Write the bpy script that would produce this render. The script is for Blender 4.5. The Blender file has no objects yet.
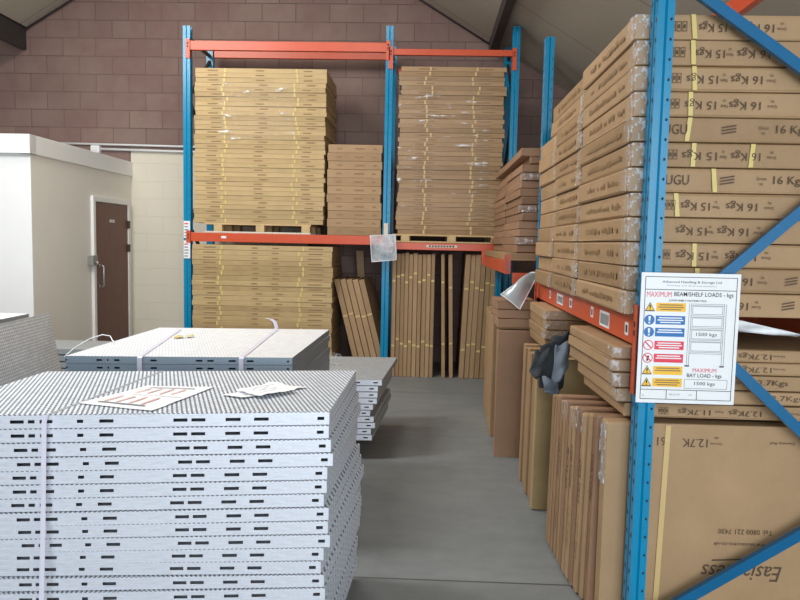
import bpy, bmesh, math, random
from mathutils import Vector, Matrix
random.seed(7)
S = bpy.context.scene
COL = S.collection
PI = math.pi
R = math.radians

# ------------------------------------------------------------------ materials
def lin(c):
    return tuple(((v/255)/12.92 if v/255 <= .04045 else ((v/255+.055)/1.055)**2.4) for v in c) + (1,)

class NT:
    def __init__(s, name):
        s.m = bpy.data.materials.new(name); s.m.use_nodes = True
        s.n = s.m.node_tree.nodes; s.l = s.m.node_tree.links
        s.b = s.n['Principled BSDF']
    def node(s, t, **kw):
        n = s.n.new(t)
        for k, v in kw.items():
            if k in n.inputs: n.inputs[k].default_value = v
            else: setattr(n, k, v)
        return n
    def link(s, a, b): s.l.new(a, b)
    def math(s, op, a, b=None, c=None):
        n = s.n.new('ShaderNodeMath'); n.operation = op
        for i, v in enumerate((a, b, c)):
            if v is None: continue
            if isinstance(v, (int, float)): n.inputs[i].default_value = v
            else: s.l.new(v, n.inputs[i])
        return n.outputs[0]
    def mix(s, f, a, b):
        n = s.n.new('ShaderNodeMix'); n.data_type = 'RGBA'
        if isinstance(f, (int, float)): n.inputs[0].default_value = f
        else: s.l.new(f, n.inputs[0])
        for i, v in ((6, a), (7, b)):
            if isinstance(v, tuple): n.inputs[i].default_value = v
            else: s.l.new(v, n.inputs[i])
        return n.outputs[2]
    def coord(s, which='Object'):
        return s.n.new('ShaderNodeTexCoord').outputs[which]
    def noise(s, vec, scale, detail=3, rough=.6):
        n = s.node('ShaderNodeTexNoise'); n.inputs['Scale'].default_value = scale
        n.inputs['Detail'].default_value = detail; n.inputs['Roughness'].default_value = rough
        s.l.new(vec, n.inputs['Vector']); return n.outputs['Fac']
    def scaled(s, vec, v):
        n = s.node('ShaderNodeMapping'); n.inputs['Scale'].default_value = v
        s.l.new(vec, n.inputs['Vector']); return n.outputs[0]
    def ramp(s, f, a, b):
        n = s.node('ShaderNodeMapRange'); n.inputs[1].default_value = a; n.inputs[2].default_value = b
        s.l.new(f, n.inputs[0]); return n.outputs[0]
    def bump(s, h, strength=.2, dist=.01):
        n = s.node('ShaderNodeBump'); n.inputs['Strength'].default_value = strength
        n.inputs['Distance'].default_value = dist
        s.l.new(h, n.inputs['Height']); s.l.new(n.outputs[0], s.b.inputs['Normal'])
    def base(s, c):
        if isinstance(c, tuple): s.b.inputs['Base Color'].default_value = c
        else: s.l.new(c, s.b.inputs['Base Color'])

def plain(name, rgb, rough=.5, metal=0, var=.12, scale=6, bump=0):
    t = NT(name); t.b.inputs['Roughness'].default_value = rough; t.b.inputs['Metallic'].default_value = metal
    c = lin(rgb)
    if var:
        f = t.noise(t.coord(), scale)
        d = tuple(v*(1-var*1.6) for v in c[:3])+(1,); e = tuple(min(1, v*(1+var)) for v in c[:3])+(1,)
        t.base(t.mix(f, d, e))
        if bump: t.bump(f, bump, .01)
    else: t.base(c)
    return t.m

def board(name, rgb, rough=.62):
    """corrugated cardboard: blotchy, faint vertical flutes, tone differing box to box"""
    t = NT(name); t.b.inputs['Roughness'].default_value = rough
    o = t.coord()
    c = lin(rgb); d = tuple(v*k for v, k in zip(c[:3], (.72, .69, .64)))+(1,); e = tuple(min(1, v*k) for v, k in zip(c[:3], (1.1, 1.1, 1.12)))+(1,)
    rnd = t.n.new('ShaderNodeObjectInfo').outputs['Random']
    off = t.node('ShaderNodeVectorMath', operation='ADD'); t.link(o, off.inputs[0])
    cmb = t.node('ShaderNodeCombineXYZ'); t.link(t.math('MULTIPLY', rnd, 40), cmb.inputs[0]); t.link(t.math('MULTIPLY', rnd, 23), cmb.inputs[2])
    t.link(cmb.outputs[0], off.inputs[1])
    n1 = t.noise(off.outputs[0], 5, 4)
    n2 = t.noise(t.scaled(off.outputs[0], (160, 160, 12)), 1, 2)
    f = t.math('ADD', t.math('MULTIPLY', n1, .55), t.math('MULTIPLY', rnd, .45))
    col = t.mix(t.ramp(f, .2, .8), d, e)
    t.base(col)
    t.bump(t.math('ADD', n1, t.math('MULTIPLY', n2, .35)), .25, .006)
    return t.m

def galv(name, rgb, rough, metal, mode, dark=.25):
    """galvanised sheet; uv is in metres.  mode: front / side / top"""
    t = NT(name); t.b.inputs['Roughness'].default_value = rough; t.b.inputs['Metallic'].default_value = metal
    uv = t.n.new('ShaderNodeUVMap').outputs[0]
    sp = t.node('ShaderNodeSeparateXYZ'); t.link(uv, sp.inputs[0]); u, v = sp.outputs[0], sp.outputs[1]
    c = lin(rgb); d = tuple(x*.74 for x in c[:3])+(1,)
    vo = t.node('ShaderNodeTexVoronoi'); vo.inputs['Scale'].default_value = 55; t.link(uv, vo.inputs['Vector'])
    sv = t.node('ShaderNodeSeparateColor'); t.link(vo.outputs['Color'], sv.inputs[0])
    n = t.noise(uv, 14, 4)
    col = t.mix(t.ramp(t.math('ADD', t.math('MULTIPLY', sv.outputs[0], .3), t.math('MULTIPLY', n, .7)), .25, .75), d, c)
    hole = tuple(x*dark for x in c[:3])+(1,)
    if mode == 'top':
        # staggered slots: bands running diagonally, cut in places
        P = .0165
        q = t.math('ADD', t.math('MULTIPLY', u, 1/P), t.math('MULTIPLY', v, -.38/P))
        fr = t.math('FRACT', q)
        band = t.math('LESS_THAN', t.math('ABSOLUTE', t.math('SUBTRACT', fr, .5)), .22)
        par = t.math('FRACT', t.math('MULTIPLY', t.math('FLOOR', q), .5))
        w = t.math('FRACT', t.math('ADD', t.math('MULTIPLY', v, 1/.03), par))
        mask = t.math('MULTIPLY', band, t.math('LESS_THAN', w, .90))
        col = t.mix(mask, col, hole)
        t.bump(mask, -.4, .004)
    if mode == 'perf':
        P = .026
        a = t.math('SINE', t.math('MULTIPLY', t.math('ADD', u, v), 2*PI/P/1.4)); b = t.math('SINE', t.math('MULTIPLY', t.math('SUBTRACT', u, v), 2*PI/P/1.4))
        mask = t.math('GREATER_THAN', t.math('MULTIPLY', a, b), .18)
        col = t.mix(mask, col, hole)
    if mode == 'front':
        # saw-tooth rim of the folded tread sheet
        sm = t.math('GREATER_THAN', v, .94)
        te = t.math('LESS_THAN', t.math('FRACT', t.math('MULTIPLY', u, 1/.016)), .55)
        col = t.mix(t.math('MULTIPLY', sm, te), col, hole)
    if mode == 'side':
        P = .021
        a = t.math('SUBTRACT', t.math('FRACT', t.math('MULTIPLY', u, 1/(P*2.4))), .5)
        b = t.math('SUBTRACT', t.math('FRACT', t.math('MULTIPLY', v, 2.0)), .5)
        dd = t.math('ADD', t.math('MULTIPLY', t.math('MULTIPLY', a, a), 4), t.math('MULTIPLY', b, b))
        mask = t.math('LESS_THAN', dd, .06)
        col = t.mix(mask, col, (.9, .92, .95, 1))  # pale dots paint the light on small dimples into the colour
    t.base(col)
    return t.m

def film(name, op=.5, lo=.54, hi=.66, base=.07, tint=(.92, .93, .93), scale=26, rough=.1, stretch=(1, 1, 1)):
    """thin clear plastic: mostly see-through, bumpy, crumple glints also painted as whiter, more opaque patches"""
    t = NT(name); out = t.n['Material Output']
    t.b.inputs['Base Color'].default_value = tint+(1,); t.b.inputs['Roughness'].default_value = rough
    t.b.inputs['Specular IOR Level'].default_value = 1.0
    n = t.noise(t.scaled(t.coord(), stretch), scale, 4, .7); t.bump(n, 1.0, .03)
    tr = t.node('ShaderNodeBsdfTransparent'); mx = t.node('ShaderNodeMixShader')
    t.link(t.math('ADD', base, t.math('MULTIPLY', t.ramp(n, lo, hi), op)), mx.inputs[0])
    t.link(tr.outputs[0], mx.inputs[1]); t.link(t.b.outputs[0], mx.inputs[2]); t.link(mx.outputs[0], out.inputs[0])
    return t.m

CARD = board('cardboard', (169, 138, 102))
CARD_D = board('cardboard brown', (158, 123, 96))
CARD_P = board('cardboard pale', (188, 162, 116))
TAPE = plain('yellow tape', (212, 192, 116), .4, 0, .05)
TAPE_P = plain('pale tape', (206, 178, 122), .4, 0, .05)
INK = plain('print ink', (88, 68, 50), .7, 0, 0)
INK_F = plain('faint print ink', (146, 116, 80), .7, 0, 0)
INK_K = plain('black print', (28, 28, 30), .6, 0, 0)
G_TOP = galv('galvanised tread sheet', (238, 246, 255), .45, .05, 'top', .17)
G_TOP2 = galv('galvanised tread sheet overexposed', (246, 249, 252), .40, .1, 'top', .74)  # slots paled towards white: the overexposed look of the top is in the colour
G_FRONT = galv('galvanised edge', (226, 230, 240), .42, .2, 'front', .16)
G_SIDE = galv('galvanised end channel', (206, 216, 232), .45, .05, 'side')
G_PERF = galv('perforated sheet', (238, 239, 241), .45, .1, 'perf', .5)
G_DULL = galv('dull galvanised', (176, 180, 182), .5, .3, 'plain')
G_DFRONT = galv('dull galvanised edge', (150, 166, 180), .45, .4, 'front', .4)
STRAP = plain('white strapping', (214, 212, 226), .35, 0, .04)
PAPER = plain('paper', (246, 246, 246), .7, 0, .02)
PINK = plain('pink print', (226, 178, 170), .7, 0, 0)
BLUE = plain('blue powder coat', (0, 132, 176), .25, .0, .10, 9)
BLUE_D = plain('blue brace paint', (4, 98, 146), .3, .1, .08)
HOLE = plain('hole shadowed steel', (20, 34, 48), .8, 0, 0)
ORANGE = plain('orange beam paint', (206, 84, 50), .34, 0, .06)
WHITE = plain('white plastic', (232, 235, 238), .4, 0, .02)
WALLW = plain('white painted panel', (236, 232, 222), .55, 0, .03, 3)
FASCIA = plain('white fascia', (240, 240, 238), .45, 0, .02)
FRAMEW = plain('white gloss frame', (240, 238, 236), .35, 0, .02)
STEEL = plain('brushed steel', (196, 198, 200), .28, .9, .05)
GREYP = plain('grey lock case', (150, 148, 142), .4, .3, .05)
DARKST = plain('dark steel', (58, 54, 54), .6, 0, .1)
PINE = plain('pallet pine', (206, 176, 128), .7, 0, .16, 12)
PAPW = plain('pale pallet board', (220, 208, 190), .7, 0, .08, 12)
DENIM_D = plain('dark navy cloth', (52, 58, 62), .9, 0, .25, 18, .3)
DENIM_L = plain('grey blue cloth', (112, 122, 134), .9, 0, .2, 18, .3)
RED = plain('sign red', (222, 40, 74), .4, 0, 0)
YEL = plain('sign yellow', (240, 188, 40), .4, 0, 0)
SBLUE = plain('sign blue', (0, 104, 176), .4, 0, 0)
SGREY = plain('sign grey rule', (128, 132, 138), .5, 0, 0)
WRAP = film('stretch wrap', .58, .50, .62, .09, scale=32, stretch=(1, 1, .7))
FILM = film('clear film', .8, .605, .69, .03, scale=4, stretch=(1, 1, 5))
POUCH = film('clear document wallet', .5, .35, .7, .42, (.60, .64, .68), 6, .08)
POUCH2 = plain('silvery wallet film', (186, 196, 203), .22, .25, .25, 7)

def wood_door():
    t = NT('brown wood veneer'); t.b.inputs['Roughness'].default_value = .45
    n = t.noise(t.scaled(t.coord(), (14, 14, 1.2)), 1.5, 5)
    t.base(t.mix(n, lin((92, 54, 43)), lin((124, 78, 61)))); return t.m
WOOD = wood_door()

def floor_mat():
    t = NT('concrete floor'); t.b.inputs['Roughness'].default_value = .55
    o = t.coord()
    n1 = t.noise(o, .9, 5); n2 = t.noise(o, 9, 4); n3 = t.noise(t.scaled(o, (1, 3, 1)), 2.2, 3)
    f = t.math('ADD', t.math('MULTIPLY', n1, .5), t.math('ADD', t.math('MULTIPLY', n2, .2), t.math('MULTIPLY', n3, .3)))
    col = t.mix(t.ramp(f, .3, .7), lin((104, 107, 107)), lin((134, 137, 136)))
    sp = t.node('ShaderNodeSeparateXYZ'); t.link(o, sp.inputs[0])
    j = t.math('LESS_THAN', t.math('ABSOLUTE', t.math('SUBTRACT', sp.outputs[1], 3.22)), .006)
    j2 = t.math('LESS_THAN', t.math('ABSOLUTE', t.math('SUBTRACT', sp.outputs[1], 7.4)), .006)
    col = t.mix(t.math('MAXIMUM', j, j2), col, lin((70, 70, 68)))
    t.base(col); t.bump(n2, .12, .004); return t.m

def block_mat():
    t = NT('painted blockwork'); t.b.inputs['Roughness'].default_value = .85
    o = t.coord(); sp = t.node('ShaderNodeSeparateXYZ'); t.link(o, sp.inputs[0])
    cb = t.node('ShaderNodeCombineXYZ'); t.link(sp.outputs[0], cb.inputs[0]); t.link(sp.outputs[2], cb.inputs[1])
    br = t.node('ShaderNodeTexBrick'); t.link(cb.outputs[0], br.inputs['Vector'])
    for k, v in {'Scale': 1, 'Mortar Size': .006, 'Mortar Smooth': .3, 'Brick Width': .446, 'Row Height': .2345, 'Bias': 0}.items(): br.inputs[k].default_value = v
    br.inputs['Color1'].default_value = lin((128, 106, 100)); br.inputs['Color2'].default_value = lin((141, 120, 112)); br.inputs['Mortar'].default_value = lin((90, 75, 71))
    n = t.noise(o, 2.2, 4); n2 = t.noise(o, 1.0, 3)
    n3 = t.noise(o, 30, 3)
    col = t.mix(t.ramp(n, .35, .75), br.outputs['Color'], lin((124, 96, 92)))
    col = t.mix(t.math('MULTIPLY', t.ramp(n2, .45, .7), .4), col, lin((146, 128, 117)))
    # lower courses painted cream to the right of the office
    band = t.math('MULTIPLY', t.math('LESS_THAN', sp.outputs[2], 2.76), t.math('MULTIPLY', t.math('GREATER_THAN', sp.outputs[0], -4.0), t.math('LESS_THAN', sp.outputs[0], -1.6)))
    cream = t.mix(t.math('MULTIPLY', br.outputs['Fac'], .10), lin((222, 215, 199)), lin((206, 199, 184)))
    t.base(t.mix(band, col, cream))
    t.bump(t.math('SUBTRACT', t.math('MULTIPLY', n3, .35), br.outputs['Fac']), .5, .008); return t.m

def roof_mat():
    t = NT('roof lining'); t.b.inputs['Roughness'].default_value = .8
    o = t.coord(); n = t.noise(o, .7, 4)
    sp = t.node('ShaderNodeSeparateXYZ'); t.link(o, sp.inputs[0])
    lap = t.math('LESS_THAN', t.math('FRACT', t.math('MULTIPLY', t.math('ADD', sp.outputs[1], .35), 1/1.6)), .012)
    col = t.mix(n, lin((168, 161, 148)), lin((184, 176, 163)))
    t.base(t.mix(lap, col, lin((140, 134, 125)))); return t.m
FLOOR, BLOCK, ROOF = floor_mat(), block_mat(), roof_mat()

# ------------------------------------------------------------------ builders
class MB:
    def __init__(s): s.bm = bmesh.new(); s.mats = []
    def mi(s, m):
        if m not in s.mats: s.mats.append(m)
        return s.mats.index(m)
    def face(s, pts, m):
        vs = [s.bm.verts.new(p) for p in pts]
        f = s.bm.faces.new(vs); f.material_index = s.mi(m); return f
    def box(s, x0, x1, y0, y1, z0, z1, m, bev=0, M=None):
        r = bmesh.ops.create_cube(s.bm, size=1)
        vs = r['verts']
        T = Matrix.Translation(((x0+x1)/2, (y0+y1)/2, (z0+z1)/2)) @ Matrix.Diagonal((x1-x0, y1-y0, z1-z0, 1))
        if M is not None: T = M @ T
        bmesh.ops.transform(s.bm, matrix=T, verts=vs)
        fs = set(f for v in vs for f in v.link_faces)
        if bev:
            es = list(set(e for f in fs for e in f.edges))
            rb = bmesh.ops.bevel(s.bm, geom=es, offset=bev, segments=2, affect='EDGES', profile=.6)
            fs = set(rb['faces']) | set(f for f in fs if f.is_valid)
        for f in fs: f.material_index = s.mi(m)
    def prism(s, poly, z0, z1, m, ax='z'):
        """extrude a 2D polygon; ax: axis of extrusion"""
        def P(a, b, c):
            return {'z': (a, b, c), 'y': (a, c, b), 'x': (c, a, b)}[ax]
        lo = [s.bm.verts.new(P(a, b, z0)) for a, b in poly]; hi = [s.bm.verts.new(P(a, b, z1)) for a, b in poly]
        n = len(poly); i = s.mi(m)
        for k in range(n):
            f = s.bm.faces.new((lo[k], lo[(k+1) % n], hi[(k+1) % n], hi[k])); f.material_index = i
        for c in (lo[::-1], hi):
            f = s.bm.faces.new(c); f.material_index = i
    def tube(s, pts, r, m, seg=8, cap=True):
        pts = [Vector(p) for p in pts]; rings = []; i = s.mi(m)
        for k, p in enumerate(pts):
            d = (pts[min(k+1, len(pts)-1)]-pts[max(k-1, 0)]).normalized()
            a = d.orthogonal().normalized() if k == 0 else (rings[-1][1]-d*rings[-1][1].dot(d)).normalized()
            b = d.cross(a)
            rings.append(([s.bm.verts.new(p+(a*math.cos(2*PI*j/seg)+b*math.sin(2*PI*j/seg))*r) for j in range(seg)], a))
        for k in range(len(rings)-1):
            A, B = rings[k][0], rings[k+1][0]
            for j in range(seg):
                f = s.bm.faces.new((A[j], A[(j+1) % seg], B[(j+1) % seg], B[j])); f.material_index = i; f.smooth = True
        if cap:
            for c in (rings[0][0][::-1], rings[-1][0]):
                f = s.bm.faces.new(c); f.material_index = i
    def bar(s, a, b, w, t, m, up=(0, 1, 0)):
        """rectangular bar from a to b; w across, t along up"""
        a, b = Vector(a), Vector(b); d = (b-a).normalized(); u = Vector(up); u = (u-d*u.dot(d)).normalized(); v = d.cross(u); i = s.mi(m)
        q = [[s.bm.verts.new(p+v*x*w/2+u*y*t/2) for x, y in ((-1, -1), (1, -1), (1, 1), (-1, 1))] for p in (a, b)]
        for k in range(4):
            f = s.bm.faces.new((q[0][k], q[0][(k+1) % 4], q[1][(k+1) % 4], q[1][k])); f.material_index = i
        for c in (q[0][::-1], q[1]):
            f = s.bm.faces.new(c); f.material_index = i
    def mesh(s, name):
        bmesh.ops.recalc_face_normals(s.bm, faces=s.bm.faces)
        me = bpy.data.meshes.new(name); s.bm.to_mesh(me); s.bm.free()
        for m in s.mats: me.materials.append(m)
        return me
    def build(s, name, parent=None, loc=(0, 0, 0), rot=(0, 0, 0)):
        return link(name, s.mesh(name), parent, loc, rot)

def link(name, me, parent=None, loc=(0, 0, 0), rot=(0, 0, 0)):
    o = bpy.data.objects.new(name, me); COL.objects.link(o)
    o.location = loc; o.rotation_euler = rot
    if parent: o.parent = parent
    return o
def tag(o, label, cat, group=None):
    o['label'] = label; o['category'] = cat
    if group: o['group'] = group
    return o
def struct(o): o['kind'] = 'structure'; return o
def empty(name, loc, rz=0):
    o = bpy.data.objects.new(name, None); COL.objects.link(o); o.location = loc; o.rotation_euler = (0, 0, rz); o.empty_display_size = .1
    return o
def copy_tree(o, parent=None):
    c = o.copy(); COL.objects.link(c)
    if parent: c.parent = parent
    for ch in list(o.children): copy_tree(ch, c)
    return c
ORD = ['', 'second', 'third', 'fourth', 'fifth', 'sixth', 'seventh', 'eighth', 'ninth', 'tenth', 'eleventh', 'twelfth', 'thirteenth', 'fourteenth', 'fifteenth', 'sixteenth', 'seventeenth', 'eighteenth', 'nineteenth']
TENS = {20: 'twenti', 30: 'thirti'}
def nth(i):                       # 0 -> first
    n = i+1
    if n == 1: return 'first'
    if n < 20: return ORD[n-1]
    if n % 10 == 0: return {20: 'twentieth', 30: 'thirtieth', 40: 'fortieth'}[n]
    return {2: 'twenty', 3: 'thirty', 4: 'forty'}[n//10]+'-'+nth(n % 10-1)
def from_top(i): return 'topmost' if i == 0 else nth(i)+' from the top'

_txt = {}
def text_mesh(body, w, h, mat, shear=0, bold=0):
    key = (body, round(w, 3), round(h, 3), mat.name, shear, bold)
    if key in _txt: return _txt[key]
    cu = bpy.data.curves.new('t', 'FONT'); cu.body = body; cu.size = 1; cu.resolution_u = 2; cu.shear = shear; cu.offset = bold
    ob = bpy.data.objects.new('t', cu); COL.objects.link(ob)
    dg = bpy.context.evaluated_depsgraph_get()
    me = bpy.data.meshes.new_from_object(ob.evaluated_get(dg))
    bpy.data.objects.remove(ob); bpy.data.curves.remove(cu)
    xs = [v.co.x for v in me.vertices]; ys = [v.co.y for v in me.vertices]
    cx, cy = (min(xs)+max(xs))/2, (min(ys)+max(ys))/2; sx, sy = w/(max(xs)-min(xs)), h/(max(ys)-min(ys))
    for v in me.vertices: v.co.x = (v.co.x-cx)*sx; v.co.y = (v.co.y-cy)*sy; v.co.z = 0
    me.materials.clear(); me.materials.append(mat); _txt[key] = me
    return me
FRONT = Matrix.Rotation(PI/2, 4, 'X')
SIDEW = Matrix.Rotation(-PI/2, 4, 'Z') @ Matrix.Rotation(PI/2, 4, 'X')      # faces -X
def put_text(parent, body, w, h, loc, mat, flip=0, face=FRONT, name='lettering', shear=0, tilt=0, bold=0):
    o = link(name, text_mesh(body, w, h, mat, shear, bold), parent, loc)
    o.rotation_euler = (face @ Matrix.Rotation(PI*flip+tilt, 4, 'Z')).to_euler()
    return o

def carton_mesh(w, d, h, m, bev=.006, j=.003, name='carton'):
    b = MB(); b.box(-w/2, w/2, -d/2, d/2, 0, h, m, bev)
    for v in b.bm.verts:
        v.co += Vector((random.uniform(-j, j), random.uniform(-j, j), random.uniform(-j, j)*.3))
    return b.mesh(name)
def quad_mesh(name, rects, m, y):
    """flat rectangles (x0,x1,z0,z1) on a plane facing -y"""
    b = MB()
    for x0, x1, z0, z1 in rects: b.face([(x0, y, z0), (x1, y, z0), (x1, y, z1), (x0, y, z1)], m)
    return b.mesh(name)

# ------------------------------------------------------------------ camera
cam = bpy.data.cameras.new('camera'); cam.sensor_width = 36; cam.lens = 700/800*36; cam.clip_start = .05
co = bpy.data.objects.new('camera', cam); COL.objects.link(co)
f = 700.
dv = Vector((26.5/f, -57/f, 1)).normalized()
dn = Vector((-.257, 12.16, 1)); dn = (dn-dv*dn.dot(dv)).normalized(); up = -dn; rt = dv.cross(up)
if rt.x < 0: rt = -rt
Rm = Matrix((rt, dv, up)).transposed()                  # camera(x right, y down, z fwd) from world
Mw = (Matrix(((1, 0, 0), (0, -1, 0), (0, 0, -1))) @ Rm).transposed()
co.matrix_world = Matrix.Translation((0, 0, 1.6)) @ Mw.to_4x4()
S.camera = co

# ------------------------------------------------------------------ setting
XL, XR, YB, YF = -9., 3.4, 9.4, -6.
b = MB(); b.box(XL, XR, YF, YB+.2, -.1, 0, FLOOR); struct(b.build('floor'))
def roofz(x): return 6.18-.612*abs(x+2.42)
b = MB(); b.prism([(XL, 0), (XR, 0), (XR, roofz(XR)+.02), (-2.42, 6.2), (-5.4, roofz(-5.4)+.02), (XL, roofz(-5.4)+.02)], YB, YB+.2, BLOCK, 'y')
struct(b.build('wall_back'))
for nm, x0, x1 in (('ceiling', -2.42, XR), ('ceiling', -2.42, -5.4)):
    b = MB(); z0, z1 = roofz(x0), roofz(x1)
    b.prism([(x0, z0), (x1, z1), (x1, z1+.12), (x0, z0+.12)], YF, YB+.2, ROOF, 'y'); struct(b.build(nm))
b = MB(); b.box(XL, -5.4, YF, YB+.2, roofz(-5.4), roofz(-5.4)+.12, ROOF); struct(b.build('ceiling'))
b = MB(); b.box(XL-.15, XL, YF, YB, 0, roofz(-5.4), WALLW); struct(b.build('wall_left'))
b = MB(); b.box(XR, XR+.15, YF, YB, 0, roofz(XR)+.1, WALLW); struct(b.build('wall_right'))
# purlin beams running down the building
b = MB(); x = .80; b.box(x-.05, x+.05, YF, YB, roofz(x)-.14, roofz(x)+.02, DARKST, .006); struct(b.build('trim_1'))
b = MB(); x = -5.45; b.box(x-.16, x+.05, YF, YB, roofz(-5.4)-.02, roofz(-5.4), DARKST); b.box(x-.02, x+.05, YF, YB, roofz(-5.4)-.3, roofz(-5.4), DARKST, .006); struct(b.build('trim_2'))
for k, x in enumerate((-.235,)):
    b = MB(); b.tube([(-2.42, YB-.05, 6.1), (.95, YB-.05, roofz(.95)-.05)], .012, DARKST, 6); struct(b.build('trim_3'))
b = MB(); b.tube([(-5.4, YB-.05, roofz(-5.4)-.05), (-2.42, YB-.05, 6.1)], .012, DARKST, 6); struct(b.build('trim_4'))
# site office in the back left corner
b = MB(); b.box(-4.1, -4.0, 7.001, YB, 0, 2.42, WALLW); struct(b.build('wall_office_side'))
b = MB(); b.box(XL, -4.0, 6.985, 7.0, 0, 2.42, FASCIA); struct(b.build('wall_office_front'))
b = MB(); b.box(-4.1, -3.98, 6.95, YB, 2.41, 2.60, FASCIA, .004); struct(b.build('trim_5'))
b = MB(); b.box(XL, -3.98, 6.94, 7.06, 2.41, 2.60, FASCIA, .004); struct(b.build('trim_6'))
b = MB(); b.box(XL, -4.05, 7.0, YB, 2.54, 2.58, FASCIA); struct(b.build('ceiling'))
# office door
d0, d1 = 8.30, 9.22
door = struct(empty('door_1', (-4, (d0+d1)/2, 0)))
W2 = (d1-d0)/2
b = MB()
b.box(0, .035, -W2-.06, -W2, 0, 2.08, FRAMEW, .004); b.box(0, .035, W2, W2+.06, 0, 2.08, FRAMEW, .004); b.box(0, .035, -W2, W2, 2.015, 2.08, FRAMEW, .004)
b.build('door_frame', door)
b = MB(); b.box(.001, .022, -W2+.004, W2-.004, .01, 2.01, WOOD, .002); b.build('door_leaf', door)
b = MB(); hy = -W2+.10
b.tube([(.022, hy, .985), (.062, hy, .985), (.075, hy, 1.0), (.075, hy, 1.225), (.062, hy, 1.24), (.022, hy, 1.24)], .011, STEEL)
for z in (.985, 1.24): b.tube([(.021, hy, z), (.027, hy, z)], .02, STEEL, 12)
b.build('door_handle', door)
b = MB(); b.box(.022, .026, -.07, .06, 1.775, 1.81, WHITE); pl = b.build('name_plate', door)
b = MB()
for y0 in (-.055, -.02, .012): b.face([(.0265, y0, 1.785), (.0265, y0+.026, 1.785), (.0265, y0+.026, 1.80), (.0265, y0, 1.80)], GREYP)
b.build('plate_lettering', pl)
for z in (1.45, 1.76): 
    b = MB(); b.box(.02, .045, W2-.02, W2+.03, z-.05, z+.05, DARKST, .004); b.build('hinge', door)
b = MB(); b.box(.035, .075, -W2-.17, -W2-.045, 1.25, 1.37, GREYP, .008); b.box(0, .036, -W2-.16, -W2-.055, 1.26, 1.36, GREYP); b.tube([(.075, -W2-.10, 1.285), (.10, -W2-.10, 1.285)], .018, STEEL, 10)
b.build('keypad_lock', door)
# conduits on the back wall
b = MB(); b.tube([(-5.0, YB-.03, 2.835), (-2.0, YB-.03, 2.80)], .014, WHITE); tag(b.build('conduit_pipe'), 'upper of two thin white pipes on the block wall, running past the junction box', 'pipe')
b = MB(); b.tube([(-4.4, YB-.035, 2.765), (-1.9, YB-.035, 2.725)], .016, WHITE); tag(b.build('conduit_pipe'), 'lower white pipe starting at the junction box above the office roof', 'pipe')
b = MB(); b.box(-4.52, -4.40, YB-.075, YB-.0, 2.71, 2.81, WHITE, .012); b.box(-4.49, -4.43, YB-.085, YB-.072, 2.74, 2.78, WHITE, .003)
tag(b.build('junction_box'), 'small white electrical junction box on the block wall above the office', 'junction box')

# ------------------------------------------------------------------ racking
def post_mesh(z1, side=1, holes_front=True, dim=(.064, .09)):
    """C section upright: the open web faces +-x; side=-1 web on -x."""
    w, d = dim; t = .006
    b = MB(); s = side
    prof = [(0, 0), (w*.42, 0), (w*.5, .007), (w*.58, .001), (w, .001), (w, t*3), (w-t, t*3), (w-t, t), (w*.62, t), (w*.55, t*2), (w*.45, t*2), (w*.38, t), (t, t), (t, d*.36), (t*2, d*.42), (t*2, d*.58), (t, d*.64),
            (t, d-t), (w-t, d-t), (w-t, d-t*3), (w, d-t*3), (w, d), (0, d), (0, d*.64-.004), (t, d*.57), (t, d*.43), (0, d*.36+.004)]
    b.prism(prof, .012, z1, BLUE)
    n = int((z1-.2)/.076)
    for k in range(n):
        z = .12+k*.076
        for dx in (.82,):
            cx = w*dx
            b.face([(cx+.0045*math.cos(a), -.0006, z+.006*math.sin(a)) for a in [2*PI*i/8 for i in range(8)]], HOLE)
        for dy in (.18, .82):
            cy = d*dy
            b.face([(-.0006, cy+.007*math.cos(a), z+.011*math.sin(a)) for a in [2*PI*i/8 for i in range(8)]], HOLE)
    b.box(-.02, w+.02, -.015, d+.015, 0, .012, BLUE, .003)
    return b.mesh('upright')
def beam(rack, a, bb, h, dep, axis, tab=.2, dirn=1):
    """box beam from a to bb (top-front edge), with a connector plate at both ends"""
    ax, ay, az = a; bx, by, bz = bb
    b = MB()
    if axis == 'x':
        b.box(ax, bx, ay, ay+dep, az-h, az, ORANGE, .004); b.box(ax, bx, ay+dep-.016, ay+dep, az-.002, az+.0, ORANGE)
    else:
        b.box(ax, ax+dep, ay, by, az-h, az, ORANGE, .004)
    o = b.build('beam', rack)
    for e, (x, y) in enumerate(((ax, ay), (bx, by))):
        b = MB()
        if axis == 'x':
            x0 = x if e == 0 else x
            s = -1 if e == 0 else 1
            xx = sorted((x+s*.0, x+s*.05)); b.box(xx[0], xx[1], y-.012, y-.004, az-tab*.95, az+.02, ORANGE, .002)
            b.box(min(x, x+s*.006), max(x, x+s*.006), y-.012, y+.04, az-tab*.95, az+.02, ORANGE)
            for zz in (az-.03, az-.065): b.box(x+s*.025-.007, x+s*.025+.007, y-.0135, y-.011, zz-.011, zz+.011, HOLE)
        else:
            s = -1 if e == 0 else 1
            yy = sorted((y, y+s*.05)); b.box(x-.012, x-.004, yy[0], yy[1], az-tab*.75, az+.05, ORANGE, .002)
            b.box(x-.012, x+.04, min(y, y+s*.006), max(y, y+s*.006), az-tab*.75, az+.05, ORANGE)
            for zz in (az-.03, az-.065): b.box(x-.0135, x-.011, y+s*.025-.007, y+s*.025+.007, zz-.011, zz+.011, HOLE)
        b.build('connector', o)
    return o
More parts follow.
